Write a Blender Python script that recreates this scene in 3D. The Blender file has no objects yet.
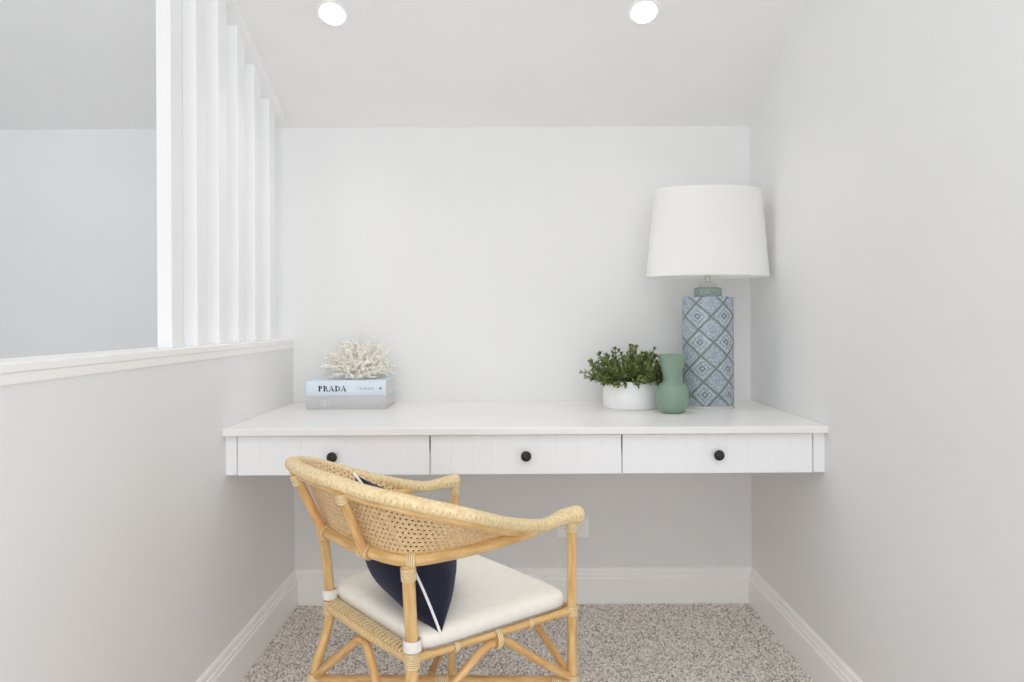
import bpy, bmesh, math, random
import numpy as np
from mathutils import Vector, Matrix, noise

random.seed(7)
rng = np.random.default_rng(7)
scn = bpy.context.scene
COL = scn.collection
PI = math.pi


# ------------------------------------------------------------------ helpers
def lin(r, g, b):
    f = lambda c: ((c / 255 + .055) / 1.055) ** 2.4 if c / 255 > .04045 else c / 255 / 12.92
    return (f(r), f(g), f(b), 1.0)


class MB:
    """collects verts, faces and uvs and links them as one mesh object"""
    def __init__(s):
        s.v, s.f, s.uv, s.mi = [], [], [], []

    def add(s, verts, faces, uvs=None, mi=0):
        o = len(s.v)
        s.v.extend([tuple(p) for p in verts])
        for k, f in enumerate(faces):
            s.f.append([i + o for i in f])
            s.uv.append(uvs[k] if uvs else [(0, 0)] * len(f))
            s.mi.append(mi)
        return s

    def box(s, lo, hi, mi=0):
        x0, y0, z0 = lo
        x1, y1, z1 = hi
        v = [(x0, y0, z0), (x1, y0, z0), (x1, y1, z0), (x0, y1, z0),
             (x0, y0, z1), (x1, y0, z1), (x1, y1, z1), (x0, y1, z1)]
        f = [(0, 3, 2, 1), (4, 5, 6, 7), (0, 1, 5, 4), (1, 2, 6, 5), (2, 3, 7, 6), (3, 0, 4, 7)]
        return s.add(v, f, mi=mi)

    def tube(s, pts, r, seg=12, cap=True, up=None, closed=False, squash=1.0, mi=0, round_ends=False):
        """r: number or per point; squash: width along the up vector relative to the sideways width"""
        P = [Vector(p) for p in pts]
        n = len(P)
        R = list(r) if hasattr(r, '__len__') else [r] * n
        Q = list(squash) if hasattr(squash, '__len__') else [squash] * n
        if round_ends and not closed:
            for end in (0, -1):
                d = (P[0] - P[1]).normalized() if end == 0 else (P[-1] - P[-2]).normalized()
                r0 = R[end]
                base = P[end].copy()
                ext = []
                for a in (30, 55, 75):
                    a = math.radians(a)
                    ext.append((base + d * r0 * .8 * math.sin(a), r0 * math.cos(a)))
                if end == 0:
                    q0 = Q[0]
                    for p, rr in ext:
                        P.insert(0, p); R.insert(0, rr); Q.insert(0, q0)
                else:
                    q0 = Q[-1]
                    for p, rr in ext:
                        P.append(p); R.append(rr); Q.append(q0)
            n = len(P)
        T = []
        for i in range(n):
            if closed:
                t = P[(i + 1) % n] - P[i - 1]
            else:
                t = P[min(i + 1, n - 1)] - P[max(i - 1, 0)]
            T.append(t.normalized() if t.length > 1e-9 else Vector((0, 0, 1)))
        verts, L = [], [0.0]
        for i in range(1, n + (1 if closed else 0)):
            L.append(L[-1] + (P[i % n] - P[i - 1]).length)
        N = None
        for i in range(n):
            if up is not None:
                u = up[i] if isinstance(up, list) else up
                b = T[i].cross(Vector(u))
                if b.length < 1e-5:
                    b = T[i].orthogonal()
                b.normalize()
                N = b
            else:
                if N is None:
                    N = T[i].orthogonal().normalized()
                else:
                    N = (N - T[i] * N.dot(T[i]))
                    N = N.normalized() if N.length > 1e-6 else T[i].orthogonal().normalized()
            B = N.cross(T[i]).normalized()
            for k in range(seg):
                a = 2 * PI * k / seg
                verts.append(P[i] + N * R[i] * math.cos(a) + B * R[i] * Q[i] * math.sin(a))
        faces, uvs = [], []
        for i in range(n if closed else n - 1):
            j = (i + 1) % n
            for k in range(seg):
                k2 = (k + 1) % seg
                faces.append((i * seg + k, i * seg + k2, j * seg + k2, j * seg + k))
                u0, u1 = L[i], L[i + 1]
                uvs.append([(u0, k / seg), (u0, (k + 1) / seg), (u1, (k + 1) / seg), (u1, k / seg)])
        if cap and not closed:
            faces.append(tuple(range(seg))[::-1]); uvs.append([(0, 0)] * seg)
            faces.append(tuple((n - 1) * seg + k for k in range(seg))); uvs.append([(0, 0)] * seg)
        return s.add(verts, faces, uvs, mi)

    def lathe(s, prof, c=(0, 0, 0), seg=48, sy=1.0, mi=0):
        """prof: (radius, z) list; sy squashes the y radius; uv = (arc length, z)"""
        verts, faces, uvs = [], [], []
        n = len(prof)
        for r, z in prof:
            for k in range(seg):
                a = 2 * PI * k / seg - PI / 2
                verts.append((c[0] + r * math.cos(a), c[1] + r * sy * math.sin(a), c[2] + z))
        rm = max(p[0] for p in prof)
        arc = [0.0]
        for k in range(seg):
            a0, a1 = 2 * PI * k / seg, 2 * PI * (k + 1) / seg
            arc.append(arc[-1] + math.hypot(rm * (math.sin(a1) - math.sin(a0)), rm * sy * (math.cos(a1) - math.cos(a0))))
        tot = arc[-1]
        arc = [a if a <= tot / 2 else a - tot for a in arc]
        for i in range(n - 1):
            for k in range(seg):
                k2 = (k + 1) % seg
                faces.append((i * seg + k, i * seg + k2, (i + 1) * seg + k2, (i + 1) * seg + k))
                u0, u1 = arc[k], arc[k + 1]
                if u1 - u0 < -tot / 2:
                    u1 += tot
                uvs.append([(u0, prof[i][1]), (u1, prof[i][1]), (u1, prof[i + 1][1]), (u0, prof[i + 1][1])])
        return s.add(verts, faces, uvs, mi)

    def build(s, name, mat, parent=None, smooth=True, bevel=0, angle=40, subsurf=0):
        me = bpy.data.meshes.new(name)
        me.from_pydata(s.v, [], s.f)
        uvl = me.uv_layers.new(name='UVMap')
        flat = [c for f in s.uv for p in f for c in p]
        uvl.data.foreach_set('uv', flat)
        mats = mat if isinstance(mat, (list, tuple)) else [mat]
        for m in mats:
            me.materials.append(m)
        me.polygons.foreach_set('material_index', s.mi)
        bm = bmesh.new(); bm.from_mesh(me)
        bmesh.ops.recalc_face_normals(bm, faces=bm.faces)
        bm.to_mesh(me); bm.free()
        if smooth:
            me.shade_smooth()
            me.set_sharp_from_angle(angle=math.radians(angle))
        me.update()
        o = bpy.data.objects.new(name, me)
        COL.objects.link(o)
        if parent:
            o.parent = parent
            o.matrix_parent_inverse = parent_world(parent).inverted()
        if bevel:
            b = o.modifiers.new('bevel', 'BEVEL'); b.width = bevel; b.segments = 2; b.limit_method = 'ANGLE'
            b.angle_limit = math.radians(35)
        if subsurf:
            b = o.modifiers.new('sub', 'SUBSURF'); b.levels = subsurf; b.render_levels = subsurf
        return o


def parent_world(p):
    m = p.matrix_basis.copy()
    while p.parent:
        m = p.parent.matrix_basis @ p.matrix_parent_inverse @ m
        p = p.parent
    return m


def empty(name, loc, label, cat, group=None):
    o = bpy.data.objects.new(name, None)
    o.empty_display_size = .05
    COL.objects.link(o)
    o.location = loc
    return tag(o, label, cat, group)


def tag(o, label, cat, group=None):
    o['label'] = label; o['category'] = cat
    if group:
        o['group'] = group
    return o


def struct(o):
    o['kind'] = 'structure'
    return o


def catmull(C, n=12):
    C = [Vector(c) for c in C]
    C = [2 * C[0] - C[1]] + C + [2 * C[-1] - C[-2]]
    out = []
    for i in range(1, len(C) - 2):
        a, b, c, d = C[i - 1:i + 3]
        for k in range(n):
            t = k / n
            out.append(.5 * (2 * b + (c - a) * t + (2 * a - 5 * b + 4 * c - d) * t * t + (3 * b - a - 3 * c + d) * t ** 3))
    out.append(C[-2])
    return out


# ------------------------------------------------------------------ materials
def new_mat(name):
    m = bpy.data.materials.new(name)
    m.use_nodes = True
    nt = m.node_tree
    return m, nt, nt.nodes['Principled BSDF']


def N(nt, typ, **kw):
    n = nt.nodes.new(typ)
    for k, v in kw.items():
        setattr(n, k, v)
    return n


def noise_mat(name, c1, c2=None, rough=.6, scale=20, bump=0, bscale=200, spec=.5, coat=0):
    m, nt, b = new_mat(name)
    b.inputs['Roughness'].default_value = rough
    b.inputs['Specular IOR Level'].default_value = spec
    b.inputs['Coat Weight'].default_value = coat
    tc = N(nt, 'ShaderNodeTexCoord')
    if c2 is None:
        b.inputs['Base Color'].default_value = c1
    else:
        n = N(nt, 'ShaderNodeTexNoise'); n.inputs['Scale'].default_value = scale; n.inputs['Detail'].default_value = 4
        r = N(nt, 'ShaderNodeValToRGB')
        r.color_ramp.elements[0].position = .35; r.color_ramp.elements[0].color = c1
        r.color_ramp.elements[1].position = .65; r.color_ramp.elements[1].color = c2
        nt.links.new(tc.outputs['Object'], n.inputs['Vector'])
        nt.links.new(n.outputs['Fac'], r.inputs['Fac'])
        nt.links.new(r.outputs['Color'], b.inputs['Base Color'])
    if bump:
        n2 = N(nt, 'ShaderNodeTexNoise'); n2.inputs['Scale'].default_value = bscale; n2.inputs['Detail'].default_value = 3
        bp = N(nt, 'ShaderNodeBump'); bp.inputs['Strength'].default_value = bump; bp.inputs['Distance'].default_value = .002
        nt.links.new(tc.outputs['Object'], n2.inputs['Vector'])
        nt.links.new(n2.outputs['Fac'], bp.inputs['Height'])
        nt.links.new(bp.outputs['Normal'], b.inputs['Normal'])
    return m


M = {}
M['wall'] = noise_mat('wall_paint', lin(236, 236, 236), lin(238, 238, 238), .7, 3, .05, 350, .25)
M['ceiling'] = noise_mat('ceiling_paint', lin(242, 242, 242), lin(244, 244, 244), .8, 3, .05, 350, .2)
M['trim'] = noise_mat('white_satin_trim', lin(249, 248, 246), lin(250, 249, 247), .4, 4, .02, 120, .4)
M['slat'] = noise_mat('white_satin_slat', lin(244, 244, 245), lin(246, 246, 247), .38, 4, .02, 120, .4)
M['desk'] = noise_mat('desk_white_paint', lin(248, 249, 251), lin(249, 250, 252), .38, 4, .02, 120, .45)
M['worktop'] = noise_mat('worktop_white', lin(242, 241, 239), lin(245, 244, 242), .28, 6, 0, 1, .5)
M['knob'] = noise_mat('dark_bronze', lin(46, 44, 42), lin(66, 63, 60), .42, 90, .1, 150, .5)
M['knob'].node_tree.nodes['Principled BSDF'].inputs['Metallic'].default_value = .55
M['plastic'] = noise_mat('outlet_plastic', lin(250, 250, 248), lin(251, 251, 249), .35, 10)
M['slot'] = noise_mat('outlet_slot', lin(205, 205, 205), None, .6)
M['cushion'] = noise_mat('cream_canvas', lin(243, 238, 228), lin(247, 243, 235), .9, 60, .25, 900, .15)
M['seam'] = noise_mat('cushion_seam', lin(140, 134, 128), lin(172, 166, 158), .9, 200)
M['tie'] = noise_mat('white_cotton_tie', lin(232, 228, 224), lin(242, 239, 236), .9, 80, .3, 500, .15)
M['piping'] = noise_mat('white_piping', lin(236, 236, 240), lin(246, 246, 248), .8, 100, .2, 700, .2)
M['cover_blue'] = noise_mat('pale_blue_cover', lin(220, 232, 243), lin(224, 236, 246), .45, 30, .05, 400, .4)
M['cover_grey'] = noise_mat('grey_cloth_cover', lin(198, 198, 200), lin(208, 208, 210), .85, 300, .3, 900, .2)
M['ink'] = noise_mat('black_ink', lin(20, 22, 26), None, .6)
M['ink_grey'] = noise_mat('grey_ink', lin(120, 132, 146), None, .6)
M['ink_pale'] = noise_mat('pale_ink', lin(214, 215, 218), None, .6)
M['coral'] = noise_mat('white_coral', lin(236, 232, 222), lin(246, 244, 238), .8, 80, .5, 260, .25)
M['pot'] = noise_mat('matte_white_ceramic', lin(247, 247, 247), lin(249, 249, 249), .5, 10, .05, 100, .4)
M['soil'] = noise_mat('potting_soil', lin(46, 36, 28), lin(74, 60, 46), .95, 120, .8, 150, .1)
M['stem'] = noise_mat('green_stem', lin(84, 92, 52), lin(104, 108, 64), .7, 60)
M['acrylic'] = noise_mat('clear_acrylic', lin(250, 252, 252), None, .06)
M['acrylic'].node_tree.nodes['Principled BSDF'].inputs['Transmission Weight'].default_value = 1.0
M['acrylic'].node_tree.nodes['Principled BSDF'].inputs['IOR'].default_value = 1.46
M['crystal'] = noise_mat('cloudy_crystal', lin(232, 234, 230), lin(244, 245, 242), .12, 40)
M['crystal'].node_tree.nodes['Principled BSDF'].inputs['Transmission Weight'].default_value = .35
M['metal'] = noise_mat('brushed_steel', lin(190, 190, 186), lin(210, 210, 206), .3, 60)
M['metal'].node_tree.nodes['Principled BSDF'].inputs['Metallic'].default_value = .9
M['tile_floor'] = noise_mat('stair_floor', lin(150, 145, 140), lin(165, 160, 155), .9, 60, .3, 200)


def vase_mat():
    m, nt, b = new_mat('sage_glass')
    b.inputs['Base Color'].default_value = lin(131, 166, 141)
    b.inputs['Roughness'].default_value = .28
    b.inputs['Specular IOR Level'].default_value = .5
    b.inputs['Transmission Weight'].default_value = .12
    b.inputs['Subsurface Weight'].default_value = .15
    b.inputs['Subsurface Radius'].default_value = (.01, .015, .01)
    tc = N(nt, 'ShaderNodeTexCoord'); n = N(nt, 'ShaderNodeTexNoise'); n.inputs['Scale'].default_value = 14
    r = N(nt, 'ShaderNodeValToRGB')
    r.color_ramp.elements[0].color = lin(137, 163, 144); r.color_ramp.elements[1].color = lin(145, 169, 152)
    nt.links.new(tc.outputs['Object'], n.inputs['Vector']); nt.links.new(n.outputs['Fac'], r.inputs['Fac'])
    nt.links.new(r.outputs['Color'], b.inputs['Base Color'])
    return m


M['vase'] = vase_mat()


def shade_mat():
    m, nt, b = new_mat('white_linen_shade')
    b.inputs['Base Color'].default_value = lin(250, 250, 248)
    b.inputs['Roughness'].default_value = .9
    b.inputs['Specular IOR Level'].default_value = .1
    tc = N(nt, 'ShaderNodeTexCoord')
    w1 = N(nt, 'ShaderNodeTexWave', bands_direction='Z'); w1.inputs['Scale'].default_value = 160; w1.inputs['Distortion'].default_value = 2
    w2 = N(nt, 'ShaderNodeTexWave', bands_direction='X'); w2.inputs['Scale'].default_value = 160; w2.inputs['Distortion'].default_value = 2
    a = N(nt, 'ShaderNodeMath', operation='ADD')
    bp = N(nt, 'ShaderNodeBump'); bp.inputs['Strength'].default_value = .08; bp.inputs['Distance'].default_value = .001
    for w, k in ((w1, 0), (w2, 1)):
        nt.links.new(tc.outputs['Object'], w.inputs['Vector'])
        nt.links.new(w.outputs['Fac'], a.inputs[k])
    nt.links.new(a.outputs[0], bp.inputs['Height']); nt.links.new(bp.outputs['Normal'], b.inputs['Normal'])
    tr = N(nt, 'ShaderNodeBsdfTranslucent'); tr.inputs['Color'].default_value = lin(247, 247, 244)
    mx = N(nt, 'ShaderNodeMixShader'); mx.inputs['Fac'].default_value = .22
    nt.links.new(b.outputs[0], mx.inputs[1]); nt.links.new(tr.outputs[0], mx.inputs[2])
    nt.links.new(mx.outputs[0], nt.nodes['Material Output'].inputs['Surface'])
    return m


M['shade'] = shade_mat()


def rattan_mat(name, c1, c2, c3, rough=.42, knots=True):
    """uv.x = metres along the cane: long streaks plus faint nodes"""
    m, nt, b = new_mat(name)
    b.inputs['Roughness'].default_value = rough
    b.inputs['Specular IOR Level'].default_value = .4
    uv = N(nt, 'ShaderNodeUVMap')
    mp = N(nt, 'ShaderNodeMapping'); mp.inputs['Scale'].default_value = (9, 3, 1)
    n = N(nt, 'ShaderNodeTexNoise'); n.inputs['Scale'].default_value = 2.2; n.inputs['Detail'].default_value = 5
    r = N(nt, 'ShaderNodeValToRGB')
    r.color_ramp.elements[0].position = .3; r.color_ramp.elements[0].color = c1
    r.color_ramp.elements[1].position = .7; r.color_ramp.elements[1].color = c3
    e = r.color_ramp.elements.new(.5); e.color = c2
    nt.links.new(uv.outputs[0], mp.inputs['Vector']); nt.links.new(mp.outputs[0], n.inputs['Vector'])
    nt.links.new(n.outputs['Fac'], r.inputs['Fac']); nt.links.new(r.outputs['Color'], b.inputs['Base Color'])
    mp2 = N(nt, 'ShaderNodeMapping'); mp2.inputs['Scale'].default_value = (20, 40, 1)
    n2 = N(nt, 'ShaderNodeTexNoise'); n2.inputs['Scale'].default_value = 1.5
    bp = N(nt, 'ShaderNodeBump'); bp.inputs['Strength'].default_value = .15; bp.inputs['Distance'].default_value = .001
    nt.links.new(uv.outputs[0], mp2.inputs['Vector']); nt.links.new(mp2.outputs[0], n2.inputs['Vector'])
    nt.links.new(n2.outputs['Fac'], bp.inputs['Height']); nt.links.new(bp.outputs['Normal'], b.inputs['Normal'])
    return m


M['rattan'] = rattan_mat('rattan_pole', lin(205, 163, 104), lin(222, 184, 126), lin(232, 199, 146))
M['rattan_dark'] = rattan_mat('rattan_pole_deep', lin(198, 150, 96), lin(217, 174, 116), lin(230, 194, 140))


def wrap_mat(name, c_gap, c1, c2, pitch, slant, bump=.6, cross=False):
    """wound cane strands: stripes along uv.x with a slant over uv.y"""
    m, nt, b = new_mat(name)
    b.inputs['Roughness'].default_value = .55
    b.inputs['Specular IOR Level'].default_value = .3
    uv = N(nt, 'ShaderNodeUVMap'); sp = N(nt, 'ShaderNodeSeparateXYZ')
    nt.links.new(uv.outputs[0], sp.inputs[0])

    def stripe(sl):
        a = N(nt, 'ShaderNodeMath', operation='MULTIPLY'); a.inputs[1].default_value = 1 / pitch
        c = N(nt, 'ShaderNodeMath', operation='MULTIPLY_ADD'); c.inputs[1].default_value = sl
        nt.links.new(sp.outputs[0], a.inputs[0]); nt.links.new(sp.outputs[1], c.inputs[0]); nt.links.new(a.outputs[0], c.inputs[2])
        f = N(nt, 'ShaderNodeMath', operation='FRACT'); nt.links.new(c.outputs[0], f.inputs[0])
        s = N(nt, 'ShaderNodeMath', operation='MULTIPLY'); s.inputs[1].default_value = PI; nt.links.new(f.outputs[0], s.inputs[0])
        q = N(nt, 'ShaderNodeMath', operation='SINE'); nt.links.new(s.outputs[0], q.inputs[0])
        return q
    h = stripe(slant)
    if cross:
        h2 = stripe(-slant)
        mn = N(nt, 'ShaderNodeMath', operation='MAXIMUM')
        nt.links.new(h.outputs[0], mn.inputs[0]); nt.links.new(h2.outputs[0], mn.inputs[1])
        h = mn
    pw = N(nt, 'ShaderNodeMath', operation='POWER'); pw.inputs[1].default_value = .5
    nt.links.new(h.outputs[0], pw.inputs[0])
    tc = N(nt, 'ShaderNodeTexCoord')
    n = N(nt, 'ShaderNodeTexNoise'); n.inputs['Scale'].default_value = 130; n.inputs['Detail'].default_value = 3
    nt.links.new(tc.outputs['Object'], n.inputs['Vector'])
    r = N(nt, 'ShaderNodeValToRGB')
    r.color_ramp.elements[0].position = .35; r.color_ramp.elements[0].color = c1
    r.color_ramp.elements[1].position = .65; r.color_ramp.elements[1].color = c2
    nt.links.new(n.outputs['Fac'], r.inputs['Fac'])
    g = N(nt, 'ShaderNodeMapRange'); g.inputs['From Min'].default_value = .3; g.inputs['From Max'].default_value = .62
    nt.links.new(pw.outputs[0], g.inputs['Value'])
    mix = N(nt, 'ShaderNodeMix', data_type='RGBA')
    mix.inputs['A'].default_value = c_gap
    nt.links.new(g.outputs[0], mix.inputs['Factor']); nt.links.new(r.outputs['Color'], mix.inputs['B'])
    nt.links.new(mix.outputs['Result'], b.inputs['Base Color'])
    bp = N(nt, 'ShaderNodeBump'); bp.inputs['Strength'].default_value = bump; bp.inputs['Distance'].default_value = .002
    nt.links.new(pw.outputs[0], bp.inputs['Height']); nt.links.new(bp.outputs['Normal'], b.inputs['Normal'])
    return m


M['braid'] = wrap_mat('braided_cane', lin(186, 148, 96), lin(228, 200, 150), lin(243, 224, 182), .011, 2.0, .7, True)
M['wrap'] = wrap_mat('wound_cane', lin(190, 150, 98), lin(226, 194, 140), lin(238, 213, 166), .0055, 1.0, .6)
M['binding'] = wrap_mat('cane_binding', lin(196, 160, 110), lin(232, 206, 158), lin(244, 226, 186), .0042, 0.0, .7)
M['cane'] = noise_mat('woven_cane_sheet', lin(214, 180, 134), lin(236, 210, 168), .6, 160, .4, 320, .3)


def velvet():
    m, nt, b = new_mat('navy_velvet')
    b.inputs['Base Color'].default_value = lin(30, 33, 50)
    b.inputs['Roughness'].default_value = .85
    b.inputs['Specular IOR Level'].default_value = .2
    b.inputs['Sheen Weight'].default_value = .35
    b.inputs['Sheen Tint'].default_value = lin(120, 126, 150)
    tc = N(nt, 'ShaderNodeTexCoord'); n = N(nt, 'ShaderNodeTexNoise'); n.inputs['Scale'].default_value = 9; n.inputs['Detail'].default_value = 3
    r = N(nt, 'ShaderNodeValToRGB')
    r.color_ramp.elements[0].color = lin(24, 26, 40); r.color_ramp.elements[1].color = lin(38, 41, 58)
    bp = N(nt, 'ShaderNodeBump'); bp.inputs['Strength'].default_value = .25; bp.inputs['Distance'].default_value = .01
    nt.links.new(tc.outputs['Object'], n.inputs['Vector']); nt.links.new(n.outputs['Fac'], r.inputs['Fac'])
    nt.links.new(r.outputs['Color'], b.inputs['Base Color'])
    nt.links.new(n.outputs['Fac'], bp.inputs['Height']); nt.links.new(bp.outputs['Normal'], b.inputs['Normal'])
    return m


M['velvet'] = velvet()


def island_mat(name, stops, rough=.9, spec=.1, translucent=0):
    m, nt, b = new_mat(name)
    b.inputs['Roughness'].default_value = rough
    b.inputs['Specular IOR Level'].default_value = spec
    g = N(nt, 'ShaderNodeNewGeometry'); r = N(nt, 'ShaderNodeValToRGB')
    els = r.color_ramp.elements
    els[0].position, els[0].color = stops[0]
    els[1].position, els[1].color = stops[-1]
    for p, c in stops[1:-1]:
        e = els.new(p); e.color = c
    nt.links.new(g.outputs['Random Per Island'], r.inputs['Fac'])
    nt.links.new(r.outputs['Color'], b.inputs['Base Color'])
    return m


M['pile'] = island_mat('carpet_tufts', [(0, lin(166, 157, 150)), (.25, lin(218, 210, 203)), (.65, lin(239, 233, 226)), (1, lin(254, 251, 246))])
M['leaf'] = island_mat('succulent_leaf', [(0, lin(74, 88, 46)), (.4, lin(110, 122, 66)), (.75, lin(138, 148, 90)), (1, lin(178, 184, 130))], .5, .35)
M['carpet'] = noise_mat('carpet_backing', lin(170, 163, 158), lin(214, 208, 204), .95, 420, .8, 300, .05)


def pages_mat():
    m, nt, b = new_mat('book_pages')
    b.inputs['Roughness'].default_value = .8
    tc = N(nt, 'ShaderNodeTexCoord'); w = N(nt, 'ShaderNodeTexWave', bands_direction='Z')
    w.inputs['Scale'].default_value = 160; w.inputs['Distortion'].default_value = 1.5
    r = N(nt, 'ShaderNodeValToRGB'); r.color_ramp.elements[0].color = lin(200, 199, 196); r.color_ramp.elements[1].color = lin(236, 235, 231)
    nt.links.new(tc.outputs['Object'], w.inputs['Vector']); nt.links.new(w.outputs['Fac'], r.inputs['Fac'])
    nt.links.new(r.outputs['Color'], b.inputs['Base Color'])
    return m


M['pages'] = pages_mat()


def emit(name, col, s):
    m, nt, b = new_mat(name)
    b.inputs['Base Color'].default_value = (0.9, .9, .9, 1)
    b.inputs['Emission Color'].default_value = col
    b.inputs['Emission Strength'].default_value = s
    return m


M['lens'] = emit('downlight_lens', (1, .97, .92, 1), 6)


def lamp_pattern():
    """blue and white trellis of medallions and nested squares; uv in metres (around, up)"""
    m, nt, b = new_mat('glazed_trellis_pattern')
    b.inputs['Roughness'].default_value = .25
    b.inputs['Specular IOR Level'].default_value = .5
    uv = N(nt, 'ShaderNodeUVMap'); sp = N(nt, 'ShaderNodeSeparateXYZ'); nt.links.new(uv.outputs[0], sp.inputs[0])

    def mt(op, a, b_=None, c=None):
        n = N(nt, 'ShaderNodeMath', operation=op)
        for k, x in enumerate((a, b_, c)):
            if x is None:
                continue
            if isinstance(x, (int, float)):
                n.inputs[k].default_value = x
            else:
                nt.links.new(x, n.inputs[k])
        return n.outputs[0]
    nz = N(nt, 'ShaderNodeTexNoise'); nz.inputs['Scale'].default_value = 30
    nt.links.new(uv.outputs[0], nz.inputs['Vector'])
    wob = mt('MULTIPLY_ADD', nz.outputs['Fac'], .006, -.003)
    x = mt('ADD', mt('MULTIPLY_ADD', sp.outputs[1], .085, mt('ADD', sp.outputs[0], -.022)), wob)
    y = mt('ADD', mt('ADD', sp.outputs[1], -.049), wob)
    hx, hy = .0455, .044
    a = mt('ADD', mt('MULTIPLY', x, .5 / hx), mt('MULTIPLY', y, .5 / hy))
    bb = mt('SUBTRACT', mt('MULTIPLY', x, .5 / hx), mt('MULTIPLY', y, .5 / hy))
    ca = mt('ABSOLUTE', mt('SUBTRACT', mt('FRACT', a), .5))
    cb = mt('ABSOLUTE', mt('SUBTRACT', mt('FRACT', bb), .5))
    mx = mt('MAXIMUM', ca, cb)
    par = mt('FLOORED_MODULO', mt('ADD', mt('FLOOR', a), mt('FLOOR', bb)), 2.0)
    rr = mt('SQRT', mt('ADD', mt('MULTIPLY', ca, ca), mt('MULTIPLY', cb, cb)))
    vor = N(nt, 'ShaderNodeTexVoronoi', feature='F1'); vor.inputs['Scale'].default_value = 190
    nt.links.new(uv.outputs[0], vor.inputs['Vector'])
    # nested squares
    sq = N(nt, 'ShaderNodeValToRGB'); e = sq.color_ramp; e.interpolation = 'LINEAR'
    light, mid, blue, dark = lin(192, 202, 206), lin(164, 177, 182), lin(136, 148, 170), lin(110, 121, 134)
    e.elements[0].position = 0; e.elements[0].color = light
    e.elements[1].position = .5; e.elements[1].color = mid
    for p, c in ((.05, light), (.07, dark), (.13, dark), (.16, light), (.22, light), (.25, blue), (.29, mid), (.33, light), (.39, light), (.42, mid)):
        q = e.elements.new(p); q.color = c
    nt.links.new(mx, sq.inputs['Fac'])
    # medallion
    md = N(nt, 'ShaderNodeValToRGB'); e = md.color_ramp
    lil = lin(188, 195, 209)
    e.elements[0].position = 0; e.elements[0].color = blue
    e.elements[1].position = .6; e.elements[1].color = mid
    for p, c in ((.06, light), (.12, blue), (.17, lil), (.24, mid), (.28, lil), (.35, lil), (.38, blue), (.42, light), (.5, mid)):
        q = e.elements.new(p); q.color = c
    pet = mt('MULTIPLY', mt('SINE', mt('MULTIPLY', mt('ARCTAN2', ca, cb), 8.0)), .035)
    nt.links.new(mt('ADD', rr, mt('ADD', pet, mt('MULTIPLY', mt('SUBTRACT', vor.outputs['Distance'], .4), .10))), md.inputs['Fac'])
    mix = N(nt, 'ShaderNodeMix', data_type='RGBA')
    nt.links.new(par, mix.inputs['Factor'])
    nt.links.new(sq.outputs['Color'], mix.inputs['A']); nt.links.new(md.outputs['Color'], mix.inputs['B'])
    # speckle
    sp2 = N(nt, 'ShaderNodeMix', data_type='RGBA'); sp2.inputs['B'].default_value = lin(128, 142, 154)
    sfac = mt('MULTIPLY', mt('GREATER_THAN', vor.outputs['Distance'], .52), .55)
    nt.links.new(sfac, sp2.inputs['Factor']); nt.links.new(mix.outputs['Result'], sp2.inputs['A'])
    # trellis lines
    ln = N(nt, 'ShaderNodeMapRange'); ln.inputs['From Min'].default_value = .442; ln.inputs['From Max'].default_value = .475
    nt.links.new(mx, ln.inputs['Value'])
    out = N(nt, 'ShaderNodeMix', data_type='RGBA'); out.inputs['B'].default_value = lin(113, 124, 120)
    nt.links.new(ln.outputs[0], out.inputs['Factor']); nt.links.new(sp2.outputs['Result'], out.inputs['A'])
    nt.links.new(out.outputs['Result'], b.inputs['Base Color'])
    return m


M['pattern'] = lamp_pattern()
M['neck'] = noise_mat('grey_green_glaze', lin(118, 130, 128), lin(170, 182, 178), .3, 260)

# ------------------------------------------------------------------ the setting
XL, XR, YB = -.823, .889, 2.584        # half wall face, right wall face, back wall face
ZC, SL = 1.783, .5                     # ceiling height at the back wall, rise per metre towards the room
XOUT, YREAR, ZTOP = -2.6, -3.2, 2.75
YFLAT = YB - (ZTOP - ZC) / SL          # where the slope turns into flat ceiling
zc = lambda y: ZC + SL * (YB - y)

struct(MB().box((XOUT - .1, YREAR - .1, -.12), (XR + .1, YB + .1, 0)).build('floor', M['carpet'], smooth=False))
struct(MB().box((XOUT - .1, YB, 0), (XR + .1, YB + .1, 3)).build('wall_back', M['wall'], smooth=False))
wrt = MB()
wrt.box((XR, -.3, 0), (XR + .1, YB, 3)); wrt.box((XR, YREAR, 0), (XR + .1, -2.4, 3)); wrt.box((XR, -2.4, 2.3), (XR + .1, -.3, 3))
struct(wrt.build('wall_right', M['wall'], smooth=False))
# outer wall of the stair side with a window opening, and the rear wall with a wide opening: daylight comes in here
wl = MB()
wl.box((XOUT - .1, YREAR, 0), (XOUT, -1.2, 3)); wl.box((XOUT - .1, 1.5, 0), (XOUT, YB, 3))
wl.box((XOUT - .1, -1.2, 0), (XOUT, 1.5, .5)); wl.box((XOUT - .1, -1.2, 2.5), (XOUT, 1.5, 3))
struct(wl.build('wall_left', M['wall'], smooth=False))
wr = MB()
wr.box((XOUT, YREAR - .1, 0), (-2.3, YREAR, 3)); wr.box((.8, YREAR - .1, 0), (XR, YREAR, 3)); wr.box((-2.3, YREAR - .1, 2.6), (.8, YREAR, 3))
struct(wr.build('wall_front', M['wall'], smooth=False))
ce = MB()
xa, xb, th = XOUT - .1, XR + .1, .1
pro = [(YB + .1, zc(YB + .1)), (YFLAT, ZTOP), (YREAR - .1, ZTOP), (YREAR - .1, ZTOP + th), (YFLAT, ZTOP + th), (YB + .1, zc(YB + .1) + th)]
v = [(xa, y, z) for y, z in pro] + [(xb, y, z) for y, z in pro]
f = [tuple(range(6)), tuple(range(11, 5, -1))] + [(i, (i + 1) % 6, 6 + (i + 1) % 6, 6 + i) for i in range(6)]
struct(ce.add(v, f).build('ceiling', M['ceiling'], smooth=False))

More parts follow.
